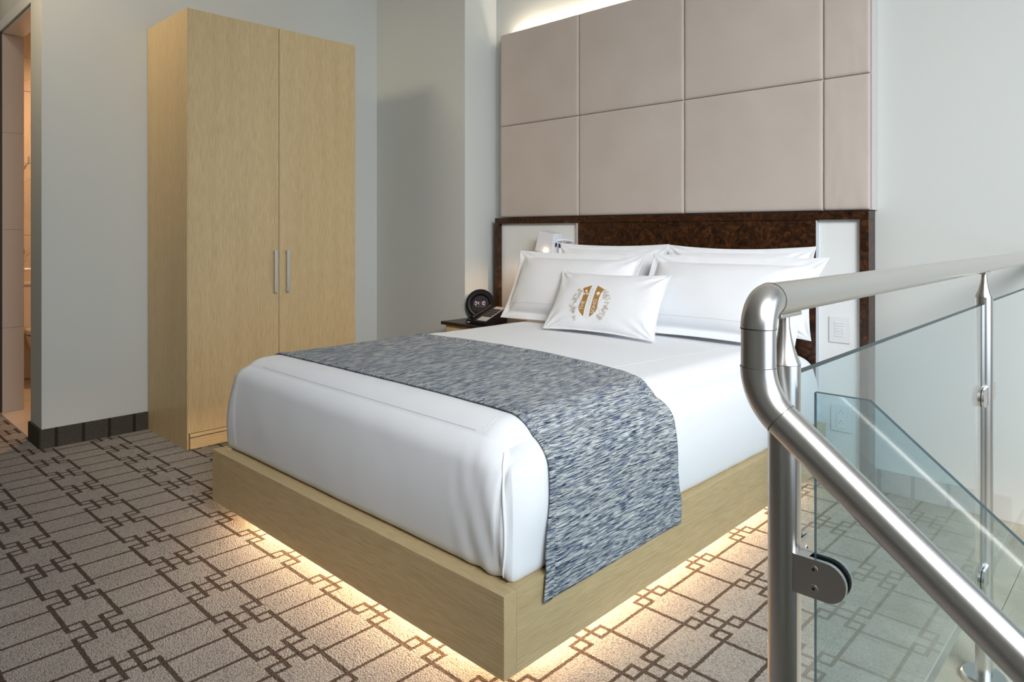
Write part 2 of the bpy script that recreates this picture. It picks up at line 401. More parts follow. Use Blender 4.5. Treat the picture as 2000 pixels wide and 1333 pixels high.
# ------------------------------------------------------------------ wardrobe
wd = thing('wardrobe', 'tall pale oak two-door wardrobe standing against the grey left wall', 'wardrobe', (-4.35, 2.12, 0))
WX0, WX1, WY0, WY1, WZ = -4.655, -4.037, 1.562, 2.676, 2.506
box('side_panel', WX0, WX1-.0205, WY0, WY0+.018, .0, WZ, M_oak_z, wd, .001); box('edge_strip', WX1-.0203, WX1, WY0, WY0+.006, 0, WZ, M_oak_z, wd, .0008)
box('side_panel', WX0, WX1-.0205, WY1-.018, WY1, .0, WZ, M_oak_z, wd, .001)
box('top_panel', WX0, WX1-.0205, WY0+.018, WY1-.018, WZ-.02, WZ-.0005, M_oak_y, wd, .001)
box('back_panel', WX0, WX0+.012, WY0+.018, WY1-.018, .08, WZ-.02, M_oak_z, wd)
box('bottom_panel', WX0+.012, WX1-.001, WY0+.018, WY1-.018, .068, .088, M_oak_y, wd, .001)
box('plinth', WX1-.05, WX1-.002, WY0+.0185, WY1-.0185, 0, .063, M_oak_y, wd, .001)
box('interior', WX0+.013, WX1-.030, WY0+.0185, WY1-.0185, .0885, WZ-.0205, M_gap, wd)
ym = 2.118
for y0, y1, hy in ((WY0+.0065, ym-.0018, 2.083), (ym+.0018, WY1-.0025, 2.165)):
    d = box('door', WX1-.020, WX1, y0, y1, .091, WZ-.003, M_oak_z, wd, .001)
    bm = bmesh.new(); add_box(bm, WX1+.022, WX1+.034, hy-.008, hy+.008, .862, 1.124, .001)
    add_box(bm, WX1-.0005, WX1+.022, hy-.006, hy+.006, .866, .880); add_box(bm, WX1-.0005, WX1+.022, hy-.006, hy+.006, 1.106, 1.12)
    from_bm('handle', bm, M_handle, d)

# ------------------------------------------------------------------ upholstered wall panelling with cove light
uh = thing('wall_panelling', 'padded beige fabric wall panelling above the walnut headboard', 'wall panel', (-2.26, 3.55, 1.34))
box('backing', -3.4815, -1.0405, 3.5305, 3.5375, 1.338, 2.632, M_velvet, uh)
box('side_border', -3.4815, -3.476, 3.5376, YB-.0005, 1.338, 2.5890, M_velvet, uh)
def pad(name, x0, x1, z0, z1, yf, yb, mat, parent, puff=.003):
    n, mm = 30, 24; P = []
    w_, h_ = x1-x0, z1-z0; er = .011
    for i in range(n+1):
        row = []
        u = -1+2*i/n; u = math.copysign(1-(1-abs(u))**1.8, u)
        for j in range(mm+1):
            v = -1+2*j/mm; v = math.copysign(1-(1-abs(v))**1.8, v)
            dx = (1-abs(u))*w_/2; dz = (1-abs(v))*h_/2
            f = min(1, dx/er); g = min(1, dz/er)
            rx = er*(1-math.sqrt(max(0, 1-(1-f)**2))); rz = er*(1-math.sqrt(max(0, 1-(1-g)**2)))
            y = yf+min(er*1.6, rx+rz)-puff*(1-u*u)*(1-v*v)+.0016*noise.noise(Vector((x0*7+u*3.3, v*3.7, z0*5)))
            row.append((x0+(u+1)/2*w_, y, z0+(v+1)/2*h_))
        P.append(row)
    # close the pad at the back
    me_P = P
    o = grid_obj(name, me_P, mat, parent)
    return o
XJ = [-3.482, -2.775, -2.018, -1.254, -1.040]; ZJ = [1.338, 1.984, 2.638]
for i in range(4):
    for k in range(2):
        pad('padded_panel', XJ[i]+.0012, XJ[i+1]-.0012, ZJ[k]+.0012, ZJ[k+1]-.0012, 3.513, 3.548, M_velvet, uh)
box('side_border', -1.0405, -1.032, 3.530, YB-.002, 1.338, 2.638, simple('pale_fabric_edge', (.55, .54, .53), .8), uh, .002)
box('cove_light_block', -3.4815, -1.0405, 3.5376, YB-.0005, 2.5895, 2.5995, M_velvet, uh)  # added unseen board stopping cove light from leaking down behind the panels
tag(box('cove_light', -3.40, -1.06, 3.541, 3.551, 2.600, 2.608, M_cove), 'warm glowing cove light strip hidden on top of the padded panelling', 'light strip')

# ------------------------------------------------------------------ headboard
hb = thing('headboard', 'dark walnut burl headboard with white side panels behind the pillows', 'headboard', (-2.28, 3.55, 0))
HX0, HX1, HZ = -3.523, -1.042, 1.334
for a, b_ in ((HX0, -2.773), (-2.771, -1.285), (-1.283, HX1)):
    box('top_rail', a, b_, 3.500, YB-.002, HZ-.040, HZ, M_burl, hb, .0012)
box('side_post', HX0, HX0+.040, 3.500, YB-.002, 0, HZ-.0405, M_burl, hb, .0012)
box('side_post', HX1-.040, HX1, 3.500, YB-.002, 0, HZ-.0405, M_burl, hb, .0012)
box('burl_panel', -2.771, -1.285, 3.504, YB-.002, .02, HZ-.0425, M_burl, hb, .001)
M_trim = simple('silver_grey_trim', (.50, .53, .58), .4)
box('trim', -1.2845, -1.282, 3.504, 3.531, .02, HZ-.0425, M_trim, hb)
box('trim', -2.788, -2.7715, 3.506, 3.531, .02, HZ-.0425, simple('pinkish_trim', (.52, .47, .44), .4), hb)
box('white_panel', HX0+.040, -2.7885, 3.531, YB-.002, .02, HZ-.0405, M_white, hb)
box('white_panel', -1.2815, HX1-.040, 3.531, YB-.002, .02, HZ-.0405, M_white, hb)
# plates on the right white panel
M_plate = simple('white_plate', (.74, .75, .76), .4)
sw = thing('wall_control', 'small white keypad plate with slim bars on the right headboard panel', 'control plate', (-1.18, 3.531, .76))
box('plate', -1.229, -1.132, 3.5225, 3.5305, .697, .824, M_plate, sw, .002)
for k in range(6):
    box('button', -1.203, -1.158, 3.5200, 3.5228, .727+k*.0125, .735+k*.0125, M_plate, sw, .0008)
ot = thing('power_outlet', 'white double power outlet low on the right headboard panel', 'outlet', (-1.17, 3.531, .33))
box('plate', -1.220, -1.123, 3.5225, 3.5305, .268, .396, M_plate, ot, .002)
box('socket_insert', -1.193, -1.149, 3.5205, 3.5228, .282, .382, M_plate, ot, .002)
for zc in (.308, .356):
    bm = bmesh.new()
    add_box(bm, -1.181, -1.179, 3.5200, 3.5206, zc-.002, zc+.006); add_box(bm, -1.164, -1.162, 3.5200, 3.5206, zc-.002, zc+.005)
    add_tube(bm, [(-1.1715, 3.5200, zc+.013), (-1.1715, 3.5206, zc+.013)], .0025, 10)
    from_bm('socket_holes', bm, M_blackm, ot)
# reading lamp
rl = thing('reading_lamp', 'small white box reading lamp glowing warm on the left headboard panel', 'lamp', (-2.93, 3.50, 1.16))
RX, RY = -2.93, 3.42
bm = bmesh.new()
ang = math.radians(-10)
def rot(x, z): return (RX-.010+math.cos(ang)*x-math.sin(ang)*z, 1.165+math.sin(ang)*x+math.cos(ang)*z)
for (x0, x1, y0, y1) in ((-.068, -.064, -.05, .05), (.064, .068, -.05, .05), (-.064, .064, -.05, -.046), (-.064, .064, .046, .05)):
    c = [(x0, y0), (x1, y0), (x1, y1), (x0, y1)]
    lo = []; hi = []
    for (x, y) in c:
        a = rot(x*1.04, -.062); b_ = rot(x*.88, .066); lo.append(bm.verts.new((a[0], RY+y*1.04, a[1]))); hi.append(bm.verts.new((b_[0], RY+y*.88, b_[1])))
    bm.faces.new(lo[::-1]); bm.faces.new(hi)
    for i in range(4): bm.faces.new((lo[i], lo[(i+1) % 4], hi[(i+1) % 4], hi[i]))
a = [rot(x*.88, .066) for x in (-.068, .068)]
q = [bm.verts.new((a[0][0], RY-.044, a[0][1])), bm.verts.new((a[1][0], RY-.044, a[1][1])), bm.verts.new((a[1][0], RY+.044, a[1][1])), bm.verts.new((a[0][0], RY+.044, a[0][1]))]
q2 = [bm.verts.new(v.co+Vector((0, 0, .004))) for v in q]
bm.faces.new(q[::-1]); bm.faces.new(q2)
for i in range(4): bm.faces.new((q[i], q[(i+1) % 4], q2[(i+1) % 4], q2[i]))
M_shade = simple('white_lamp_shade', (.74, .75, .80), .5)
from_bm('lamp_shade', bm, M_shade, rl)
box('base_ring', RX-.078, RX+.030, RY-.05, RY-.044, 1.094, 1.103, simple('brass_ring', (.5, .33, .16), .4), rl, .001)
bm = bmesh.new(); bmesh.ops.create_uvsphere(bm, u_segments=16, v_segments=10, radius=.013)
for v in bm.verts: v.co += Vector((RX+.002, RY-.053, 1.112))
from_bm('bulb', bm, M_bulb, rl, True)
tube('arm', [(RX+.05, RY, 1.18), (RX+.085, RY+.03, 1.185), (RX+.09, 3.53, 1.175)], .008, M_shade, rl, 12)
tube('pivot', [(RX+.062, RY-.02, 1.14), (RX+.066, RY-.02, 1.165)], .005, M_black, rl, 10)
tube('pivot', [(RX+.082, RY-.005, 1.135), (RX+.079, RY-.005, 1.16)], .005, M_black, rl, 10)
spot('reading_lamp_light', (RX-.06, RY-.02, 1.09), (-3.30, 3.45, .55), 9, (1, .62, .34), 120, .9, .02)

# ------------------------------------------------------------------ nightstand, clock, phone
ns = thing('nightstand', 'oak nightstand with dark polished top in the niche left of the bed', 'nightstand', (-3.3, 3.3, 0))
box('table_top', -3.602, -3.03, 3.062, 3.496, .610, .632, burl('dark_polished_top', (.012, .006, .004), (.02, .009, .006), (.05, .02, .01), 6), ns, .003)
box('body', -3.575, -3.05, 3.085, 3.490, .05, .610, M_oak_z, ns, .002)
dr = box('drawer', -3.56, -3.065, 3.077, 3.0845, .38, .595, M_oak_x, ns, .001); box('knob', -3.34, -3.29, 3.062, 3.077, .48, .49, M_handle, dr)
box('foot', -3.55, -3.08, 3.12, 3.48, 0, .05, M_gap, ns)
ck = thing('alarm_clock', 'round black digital alarm clock standing on the nightstand', 'clock', (-3.50, 3.36, .632))
cc = Vector((-3.497, 3.335, .736)); nn = Vector((.80, -.72, .16)).normalized(); ux = Vector((0, 0, 1)).cross(nn).normalized(); uy = nn.cross(ux)
def lathe(name, prof, mat, parent, seg=40, C=cc, A=nn):
    bm = bmesh.new(); u = Vector((0, 0, 1)).cross(A).normalized(); v = A.cross(u); rings = []
    for (r, h) in prof:
        rings.append([bm.verts.new(C+A*h+(u*math.cos(2*PI*k/seg)+v*math.sin(2*PI*k/seg))*max(r, 1e-4)) for k in range(seg)])
    for a, b_ in zip(rings, rings[1:]):
        for k in range(seg): bm.faces.new((a[k], a[(k+1) % seg], b_[(k+1) % seg], b_[k]))
    bm.faces.new(rings[0][::-1]); bm.faces.new(rings[-1])
    o = from_bm(name, bm, mat, parent, True); o.data.set_sharp_from_angle(angle=math.radians(40)); return o
lathe('shell', [(.05, -.055), (.082, -.045), (.101, -.012), (.101, .010), (.089, .022), (.072, .018)], M_black, ck)
lathe('bezel', [(.056, .0185), (.071, .0185), (.073, .024), (.068, .029), (.060, .024), (.056, .019)], M_black, ck)
lathe('display', [(.056, .015), (.056, .0195)], simple('clock_display', (.010, .008, .007), .5, spec=.15), ck)
SEG = {'0': 'abcdef', '1': 'bc', '4': 'bcfg'}
bm = bmesh.new()
def seg_quad(x, y, w_, h_):
    c = cc+nn*.0202; ps = [c+ux*(x+sx*w_/2)+uy*(y+sy*h_/2) for sx, sy in ((-1, -1), (1, -1), (1, 1), (-1, 1))]; add_prism(bm, ps, nn*.0004)
xx = -.034
for ch in '04:10':
    if ch == ':':
        for yy in (.008, -.002): seg_quad(xx, yy+.0, .002, .002)
        xx += .008; continue
    for s in SEG[ch]:
        x, y, w_, h_ = {'a': (0, .012, .009, .0022), 'd': (0, -.012, .009, .0022), 'g': (0, 0, .009, .0022), 'f': (-.005, .006, .0022, .010), 'b': (.005, .006, .0022, .010), 'e': (-.005, -.006, .0022, .010), 'c': (.005, -.006, .0022, .010)}[s]
        seg_quad(xx+x, y+.003, w_, h_)
    xx += .0165
from_bm('time_digits', bm, M_digit, ck)
bm = bmesh.new()
for k in range(8): seg_quad(-.032+k*.009, -.019, .006, .0035)
from_bm('date_line', bm, simple('dim_display_print', (.2, .15, .15), .6), ck)
tl = thing('telephone', 'black desk telephone with silver keypad beside the alarm clock', 'telephone', (-3.27, 3.22, .632))
def wedge(name, x0, x1, y0, y1, z0, zf, zb, mat, parent, th=None):
    bm = bmesh.new(); f = lambda y, dz=0: zf+(zb-zf)*(y-y0)/(y1-y0)
    t = [Vector((x0, y0, zf)), Vector((x1, y0, zf)), Vector((x1, y1, zb)), Vector((x0, y1, zb))]
    l = [Vector((p.x, p.y, z0 if th is None else p.z-th)) for p in t]
    tv = [bm.verts.new(p) for p in t]; lv = [bm.verts.new(p) for p in l]
    bm.faces.new(tv); bm.faces.new(lv[::-1])
    for i in range(4): bm.faces.new((tv[i], tv[(i+1) % 4], lv[(i+1) % 4], lv[i]))
    return from_bm(name, bm, mat, parent)
PX0, PX1, PY0, PY1 = -3.385, -3.205, 3.10, 3.30
wedge('body', PX0, PX1, PY0, PY1, .633, .655, .735, M_black, tl)
wedge('face_plate', PX0+.085, PX1-.008, PY0+.012, PY1-.006, 0, .6620, .7347, M_silver, tl, .003)
pz = lambda y: .6625+(.7352-.6625)*(y-PY0-.012)/(PY1-.018-PY0)
for i in range(4):
    for j in range(3):
        y0 = PY0+.060+i*.026; x0 = PX0+.092+j*.026
        wedge('key', x0, x0+.022, y0, y0+.018, 0, pz(y0)+.0032, pz(y0+.018)+.0032, M_blackm, tl, .003)
tube('handset', [(PX0+.03, PY0+.02, .668), (PX0+.03, PY0+.05, .680), (PX0+.03, PY0+.15, .716), (PX0+.03, PY1-.01, .735)], [.015, .011, .011, .015], M_black, tl, 14)
box('message_light', PX0+.01, PX0+.032, PY0-.002, PY0+.001, .640, .646, simple('clear_lens', (.7, .7, .7), .3), tl)

# ------------------------------------------------------------------ bed
BX0, BX1, BY0, BY1, BZ0, BZ1 = -2.982, -1.234, 1.259, 3.495, .088, .304
bed = thing('bed', 'pale oak platform bed frame glowing underneath from hidden warm light', 'bed', ((BX0+BX1)/2, 2.4, 0))
T = .046
box('foot_rail', BX0, BX1, BY0, BY0+T, BZ0, BZ1, M_oak_x, bed, .0012)
box('side_rail', BX1-T, BX1, BY0+T+.0005, BY1, BZ0, BZ1, M_oak_y, bed, .0012)
box('side_rail', BX0, BX0+T, BY0+T+.0005, BY1, BZ0, BZ1, M_oak_y, bed, .0012)
box('platform', BX0+T, BX1-T, BY0+T, BY1, BZ0+.012, .2985, M_oak_y, bed)
box('plinth', BX0+.32, BX1-.32, BY0+.32, BY1, 0, BZ0+.012, M_oak_x, bed)
for c in ((BX0+.17, BX1-.17, BY0+.165, BY0+.171), (BX1-.171, BX1-.165, BY0+.18, BY1-.1), (BX0+.165, BX0+.171, BY0+.18, BY1-.1)):
    box('light_strip', *c, BZ0-.024, BZ0+.0118, M_led, bed)

# mattress made up in white
MX0, MX1, MY0, MY1, MZ0, MZ1 = -2.938, -1.288, 1.335, 3.470, .3005, .692
mc = Vector(((MX0+MX1)/2, (MY0+MY1)/2, (MZ0+MZ1)/2)); mh = Vector(((MX1-MX0)/2, (MY1-MY0)/2, (MZ1-MZ0)/2))
def matt(p, g=0, wr=1):
    """p on the unit cube surface -> point on the made-up mattress, g metres proud"""
    h = mh
    t = (p.z+1)/2
    rt = .095+.055*(p.x+1)/2; r = .022+(rt-.022)*t
    w_ = Vector((p.x*h.x, p.y*h.y, p.z*h.z))
    q = Vector((max(-(h.x-r), min(h.x-r, w_.x)), max(-(h.y-r), min(h.y-r, w_.y)), max(-(h.z-r), min(h.z-r, w_.z))))
    d = w_-q
    nrm = d.normalized() if d.length > 1e-6 else Vector((0, 0, 1))
    out = q+nrm*(r+g)
    bul = .044*math.sin(PI*.80*min(1, max(0, 1-t)))**.9
    sx = max(0, abs(p.x)-.85)/.15; sy = max(0, abs(p.y)-.9)/.1
    out.x += math.copysign(bul*sx, p.x); out.y += math.copysign(bul*.72*sy, p.y)
    out.z += .014*(1-p.x**2)*(1-p.y**2) if p.z > 0 else 0
    P = mc+out
    if wr:
        a = .0016*noise.noise(P*3.1)+.0010*noise.noise(P*9)
        # gathers on the foot face near the right corner, and soft pulls down the sides
        if p.y < -.9 and p.x > .72:
            k = (p.x-.72)/.28; a += .0045*k*(1-t)*math.sin((P.x*70)+(P.z*26))+.003*k*noise.noise(Vector((P.x*30, 0, P.z*7)))
        if p.x > .9: a += .003*(1-t)*noise.noise(Vector((P.y*10, P.z*2.2, 5)))
        if p.x < -.9: a += .004*noise.noise(Vector((P.y*9, P.z*3, 9)))
        # crease of the tucked corner
        if p.y < -.8 and t < .9:
            dd = P.x-(MX1-.012-.01*math.sin(t*3)); a -= .007*math.exp(-(dd/.007)**2)*min(1, (.9-t)*6)
        P += nrm*a
    return P
def mattress():
    n = (170, 150, 34); V = {}; vs = []; fs = []
    def idx(i, j, k):
        key = (i, j, k)
        if key not in V:
            f = lambda a, m: -1+2*a/m
            def dn(u, lim=.80, fr=.5):    # denser near the edges
                return u
            x = f(i, n[0]); y = f(j, n[1]); z = f(k, n[2])
            den = lambda u: math.copysign(1-(1-abs(u))**1.35, u)
            V[key] = len(vs); vs.append(matt(Vector((den(x), den(y), z))))
        return V[key]
    for (A, B, Cc, val) in ((0, 1, 2, n[2]), (0, 2, 1, 0), (0, 2, 1, n[1]), (1, 2, 0, 0), (1, 2, 0, n[0]), (0, 1, 2, 0)):
        for i in range(n[A]):
            for j in range(n[B]):
                q = []
                for (di, dj) in ((0, 0), (1, 0), (1, 1), (0, 1)):
                    c = [0, 0, 0]; c[A] = i+di; c[B] = j+dj; c[Cc] = val; q.append(idx(*c))
                fs.append(q)
    me = bpy.data.meshes.new('mattress'); me.from_pydata([tuple(v) for v in vs], [], fs)
    bm = bmesh.new(); bm.from_mesh(me); bmesh.ops.recalc_face_normals(bm, faces=bm.faces); bm.to_mesh(me); bm.free()
    return me
mt = link('mattress', mattress(), M_sheet, None, True)
tag(mt, 'thick mattress made up in tucked white sheets inside the oak frame', 'mattress')
def on_mat(x, y, side='top', z=0, g=.0006):
    if side == 'top': return matt(Vector(((x-mc.x)/mh.x, (y-mc.y)/mh.y, 1)), g)
    if side == 'foot': return matt(Vector(((x-mc.x)/mh.x, -1, (z-mc.z)/mh.z)), g)
    if side == 'right': return matt(Vector((1, (y-mc.y)/mh.y, (z-mc.z)/mh.z)), g)
pts = [on_mat(-1.70+.21*(i/40), 2.22+.84*(i/40)) for i in range(41)]
tube('stitching', [on_mat(-1.44, 1.36+.010*i) for i in range(9)], .0009, M_stitch, mt, 6)
tube('stitching', [on_mat(-1.62+.13*i/60, 2.1+1.0*i/60) for i in range(61)], .0009, M_stitch, mt, 6)
tube('stitching', [on_mat(-2.75+1.28*i/60, 1.352) for i in range(61)], .0008, M_stitch, mt, 6)
# folded corner edge of the tucked sheet
fl = []
for i in range(31):
    z = .655-.345*i/30; p = on_mat(MX1-.028-.004*math.sin(i*.2), 0, 'foot', z, .0015); fl.append(p)
tube('corner_fold', fl, [.0022+.0016*math.sin(PI*i/30) for i in range(31)], M_sheet, mt, 8)

# ------------------------------------------------------------------ bed runner
FAR = [(-2.4, 0), (-2.0, -.022), (-1.7, -.065), (-1.55, -.100), (-1.45, -.140), (-1.38, -.165), (-1.29, -.172)]
NEAR = [(-1.9, 0), (-1.6, -.008), (-1.40, -.022), (-1.29, -.030)]
def lerp_tab(x, T_):
    if x <= T_[0][0]: return T_[0][1]
    for (a, va), (b, vb) in zip(T_, T_[1:]):
        if x <= b: return va+(vb-va)*(x-a)/(b-a)
    return T_[-1][1]
def runner():
    nS, nY = 330, 150
    # cross-section in unit-cube x/z, walked left hang -> top -> right hang
    zb = .238
    path = []
    nh = 70
    for i in range(nh): path.append(('L', zb+(MZ1-zb)*i/nh))
    for i in range(nS-2*nh+1): path.append(('T', -1+2*i/(nS-2*nh)))
    for i in range(1, nh+1): path.append(('R', MZ1-(MZ1-zb)*i/nh))
    P = []; UV = []; s = 0; last = None; y0, y1 = 1.498, 2.285
    for (k, v) in path:
        row = []; uvr = []
        for j in range(nY+1):
            f = j/nY; y = y0+(y1-y0)*f
            if k == 'T':
                xv = mc.x+mh.x*v
                skew = lerp_tab(xv, FAR)*f+lerp_tab(xv, NEAR)*(1-f)
                p = matt(Vector((math.copysign(1-(1-abs(v))**1.15, v), (y+skew-mc.y)/mh.y, 1)), .007, 0)
                nrm = Vector((0, 0, 1))
            else:
                sg = 1 if k == 'R' else -1
                dn = (MZ1-v)/(MZ1-zb)
                skew = -.172*f-(.030+.062*dn)*(1-f) if sg > 0 else -.03*dn
                zz = max(-1, (v-mc.z)/mh.z)
                p = matt(Vector((sg, (y+skew-mc.y)/mh.y, zz)), .007, 0)
                if v < MZ0+.12: 
                    t_ = min(1, (MZ0+.12-v)/.10); edge = (BX1+.009) if sg > 0 else (BX0-.009)
                    p.x = p.x*(1-t_)+(edge if (edge-p.x)*sg > -.03 else p.x)*t_
                p.z = min(p.z, p.z if zz > -1 else 9); 
                if v < MZ0+.03: p.z = v
                elif v < MZ0+.12: p.z = p.z*( (v-MZ0-.03)/.09)+v*(1-(v-MZ0-.03)/.09)
                nrm = Vector((sg, 0, 0))
                p.x += sg*.004*dn*math.sin(f*5+1)*(1 if v > BZ1+.06 else .3)
            d = min(f, 1-f)*(y1-y0)
            amt = 0
            if d < .036: amt += .0028
            if .034 < d < .047: amt -= .0040
            amt += .0012*noise.noise(p*14)
            p = p+nrm*amt
            row.append(p); uvr.append((s, y))
        if last is not None:
            s += (row[nY//2]-last[nY//2]).length
            uvr = [(s, q[1]) for q in uvr]
        last = row; P.append(row); UV.append(uvr)
    o = grid_obj('bed_runner', P, M_runner, None, UV)
    md = o.modifiers.new('thickness', 'SOLIDIFY'); md.thickness = .0045; md.offset = 1
    return o
rn = tag(runner(), 'blue grey slub-woven runner draped across the foot of the bed', 'bed runner')

# ------------------------------------------------------------------ pillows
class Pillow:
    def __init__(s, C, W_, H_, T_, tilt, yaw, flange=.04, pinch=(.05, .07), seed=0, roll=0, corner=0, shear=0):
        s.C = Vector(C); s.W = W_; s.H = H_; s.T = T_; s.fl = flange; s.pin = pinch; s.seed = seed; s.corner = corner
        R = Matrix.Rotation(math.radians(yaw), 3, 'Z')
        s.ux = R @ Vector((math.cos(math.radians(roll)), 0, math.sin(math.radians(roll))))
        t = math.radians(tilt)
        up = R @ Vector((0, math.sin(t), math.cos(t))); s.uy = (up-s.ux*up.dot(s.ux)).normalized()
        s.n = s.ux.cross(s.uy).normalized(); s.uy += s.ux*shear     # towards -Y, out of the front face
    def flat(s, a, b):
        x = s.W/2*a*(1-s.pin[0]*(1-b*b)*abs(a)**2); y = s.H/2*b*(1-s.pin[1]*(1-a*a)*abs(b)**2)
        return x, y
    def pt(s, a, b, side=1, g=0):
        x, y = s.flat(a, b)
        fa = 1-s.fl/(s.W/2); fb = 1-s.fl/(s.H/2)
        ai = min(1, abs(a)/fa); bi = min(1, abs(b)/fb)
        t = s.T/2*((1-ai**2.6)*(1-bi**2.4))**.55
        t *= 1-.12*b      # fuller at the bottom
        v = Vector((a*2.2+s.seed, b*1.8, s.seed*1.7))
        e = (ai**3+bi**3)/2
        wr = .004*noise.noise(v*1.3)+.0035*e*noise.noise(Vector((a*9+s.seed, b*7, 3)))
        # radiating pulls from the corners
        r = math.hypot(1-abs(a), (1-abs(b))*.7); th = math.atan2(1-abs(b)+.02, 1-abs(a)+.02)
        wr += .0050*math.exp(-(r/.42)**2)*math.sin(th*13+s.seed*3+2*a)*min(1, r*6)
        curl = s.corner*(abs(a)*abs(b))**5
        return s.C+s.ux*x+s.uy*y+s.n*(side*(t+.0022+g)+(wr if t > .002 else wr*.6)+curl)
    def build(s, name, label, nA=88, nB=64, mat=None):
        vs = []; fs = []
        d = lambda u: math.copysign(1-(1-abs(u))**1.25, u)
        for side in (1, -1):
            base = len(vs)
            for i in range(nA+1):
                for j in range(nB+1): vs.append(tuple(s.pt(d(-1+2*i/nA), d(-1+2*j/nB), side)))
            for i in range(nA):
                for j in range(nB):
                    q = (base+i*(nB+1)+j, base+(i+1)*(nB+1)+j, base+(i+1)*(nB+1)+j+1, base+i*(nB+1)+j+1)
                    fs.append(q if side > 0 else q[::-1])
        n1 = (nA+1)*(nB+1); ring = [(i, 0) for i in range(nA)]+[(nA, j) for j in range(nB)]+[(i, nB) for i in range(nA, 0, -1)]+[(0, j) for j in range(nB, 0, -1)]
        for (a, b) in zip(ring, ring[1:]+ring[:1]):
            A = a[0]*(nB+1)+a[1]; B = b[0]*(nB+1)+b[1]; fs.append((A, A+n1, B+n1, B))
        me = bpy.data.meshes.new(name); me.from_pydata(vs, [], fs)
        bm = bmesh.new(); bm.from_mesh(me); bmesh.ops.recalc_face_normals(bm, faces=bm.faces); bm.to_mesh(me); bm.free()
        o = link(name, me, mat or M_pillow, None, True)
        tag(o, label, 'pillow'); return o
def at_base(X, Y, Z, H_, tilt):   # centre of a pillow whose bottom edge sits at X, Y, Z
    t = math.radians(tilt); return (X, Y+H_/2*math.sin(t), Z+H_/2*math.cos(t))
ZT = .712
BLp = Pillow(at_base(-2.465, 3.362, ZT, .462, 8), .81, .455, .14, 8, 0, .03, seed=1.3)
BRp = Pillow(at_base(-1.668, 3.372, ZT, .458, 8), .82, .455, .14, 8, 0, .03, seed=4.1, pinch=(.05, .09))
FLp = Pillow(at_base(-2.555, 3.055, ZT-.006, .45, 24), .94, .45, .18, 24, 0, .045, seed=7.7, pinch=(.06, .05))
FRp = Pillow(at_base(-1.640, 3.085, ZT-.006, .45, 24), .92, .45, .18, 24, 0, .045, seed=11.2, pinch=(.06, .06), shear=.2)
ACp = Pillow(at_base(-2.16, 2.835, ZT, .385, 38), .70, .385, .11, 38, 0, .008, seed=15.9, pinch=(.05, .09), shear=-.13)
pl = 'white pillows leaning on the headboard'
o = BLp.build('pillow', 'white pillow at the back left, flat against the walnut headboard'); o['group'] = pl
o = BRp.build('pillow', 'white pillow at the back right, flat against the walnut headboard'); o['group'] = pl
oFL = FLp.build('pillow', 'large white flanged pillow at the front left beside the telephone'); oFL['group'] = pl
oFR = FRp.build('pillow', 'large white flanged pillow at the front right, nearest the steel railing'); oFR['group'] = pl
oAC = ACp.build('cushion', 'small white cushion with gold crest lying in front of the pillows'); oAC['category'] = 'cushion'
for p, o in ((FLp, oFL), (FRp, oFR)):
    tube('stitching', [p.pt(-.88+1.76*i/50, -.60, 1, .0002) for i in range(51)], .0009, M_stitch, o, 6)
    tube('stitching', [p.pt(-.885, -.80+1.6*i/40, 1, .0002) for i in range(41)], .0009, M_stitch, o, 6)
# crest printed on the cushion
def cmap(x, y, g=.0004): return ACp.pt(-.15+1.15*x/(ACp.W/2), -.16+1.15*y/(ACp.H/2), 1, g)
def strip(name, rows, mat, parent, cols=5, g=.0005):
    P = []
    for (y0, xl, y1, xr) in rows:
        P.append([cmap(xl+(xr-xl)*k/cols, y0+(y1-y0)*k/cols, g) for k in range(cols+1)])
    return grid_obj(name, P, mat, parent)
def shield(sg):
    rows = []
    for i in range(33):
        f = i/32; y = -.080+.150*f
        if f < .3: xo = .018+.034*math.sin(f/.3*PI/2)
        elif f > .88: xo = .052+.010*(f-.88)/.12
        else: xo = .052-.004*math.sin((f-.3)/.58*PI)
        top = .018*max(0, (f-.88)/.12)
        rows.append((y+top, sg*.016, y-top*.15, sg*xo))
    return rows
strip('crest_half', shield(-1), M_gold, oAC); strip('crest_half', shield(1), M_gold, oAC)
def text_on(txt, cx, cy, size, rotd, mat, name):
    cu = bpy.data.curves.new('t', 'FONT'); cu.body = txt; cu.size = size; cu.align_x = 'CENTER'; cu.align_y = 'CENTER'
    ob = bpy.data.objects.new('t', cu); COL.objects.link(ob); bpy.context.view_layer.update()
    me = bpy.data.meshes.new_from_object(ob.evaluated_get(bpy.context.evaluated_depsgraph_get()))
    bpy.data.objects.remove(ob)
    c, s_ = math.cos(math.radians(rotd)), math.sin(math.radians(rotd))
    for v in me.vertices:
        x, y = v.co.x*1.0, v.co.y; v.co = cmap(cx+c*x-s_*y, cy+s_*x+c*y, .0012)
    me.name = name
    link(name, me, mat, oAC)
M_ptext = simple('white_print', (.85, .83, .78), .8)
text_on('THE', -.033, -.026, .026, 90, M_ptext, 'lettering'); text_on('SOHO', .033, -.026, .026, 90, M_ptext, 'lettering')
for (x, y, r) in ((-.036, .052, .007), (-.044, .036, .006), (-.026, .038, .006), (.036, .042, .009)):
    bm = bmesh.new()
    vs = [bm.verts.new(cmap(x+r*(1+.3*math.cos(4*a))*math.cos(a), y+r*(1+.3*math.cos(4*a))*math.sin(a), .0011)) for a in [2*PI*k/24 for k in range(24)]]
    bm.faces.new(vs); from_bm('flower_print', bm, M_ptext, oAC)
bm = bmesh.new(); rnd = random.Random(3)
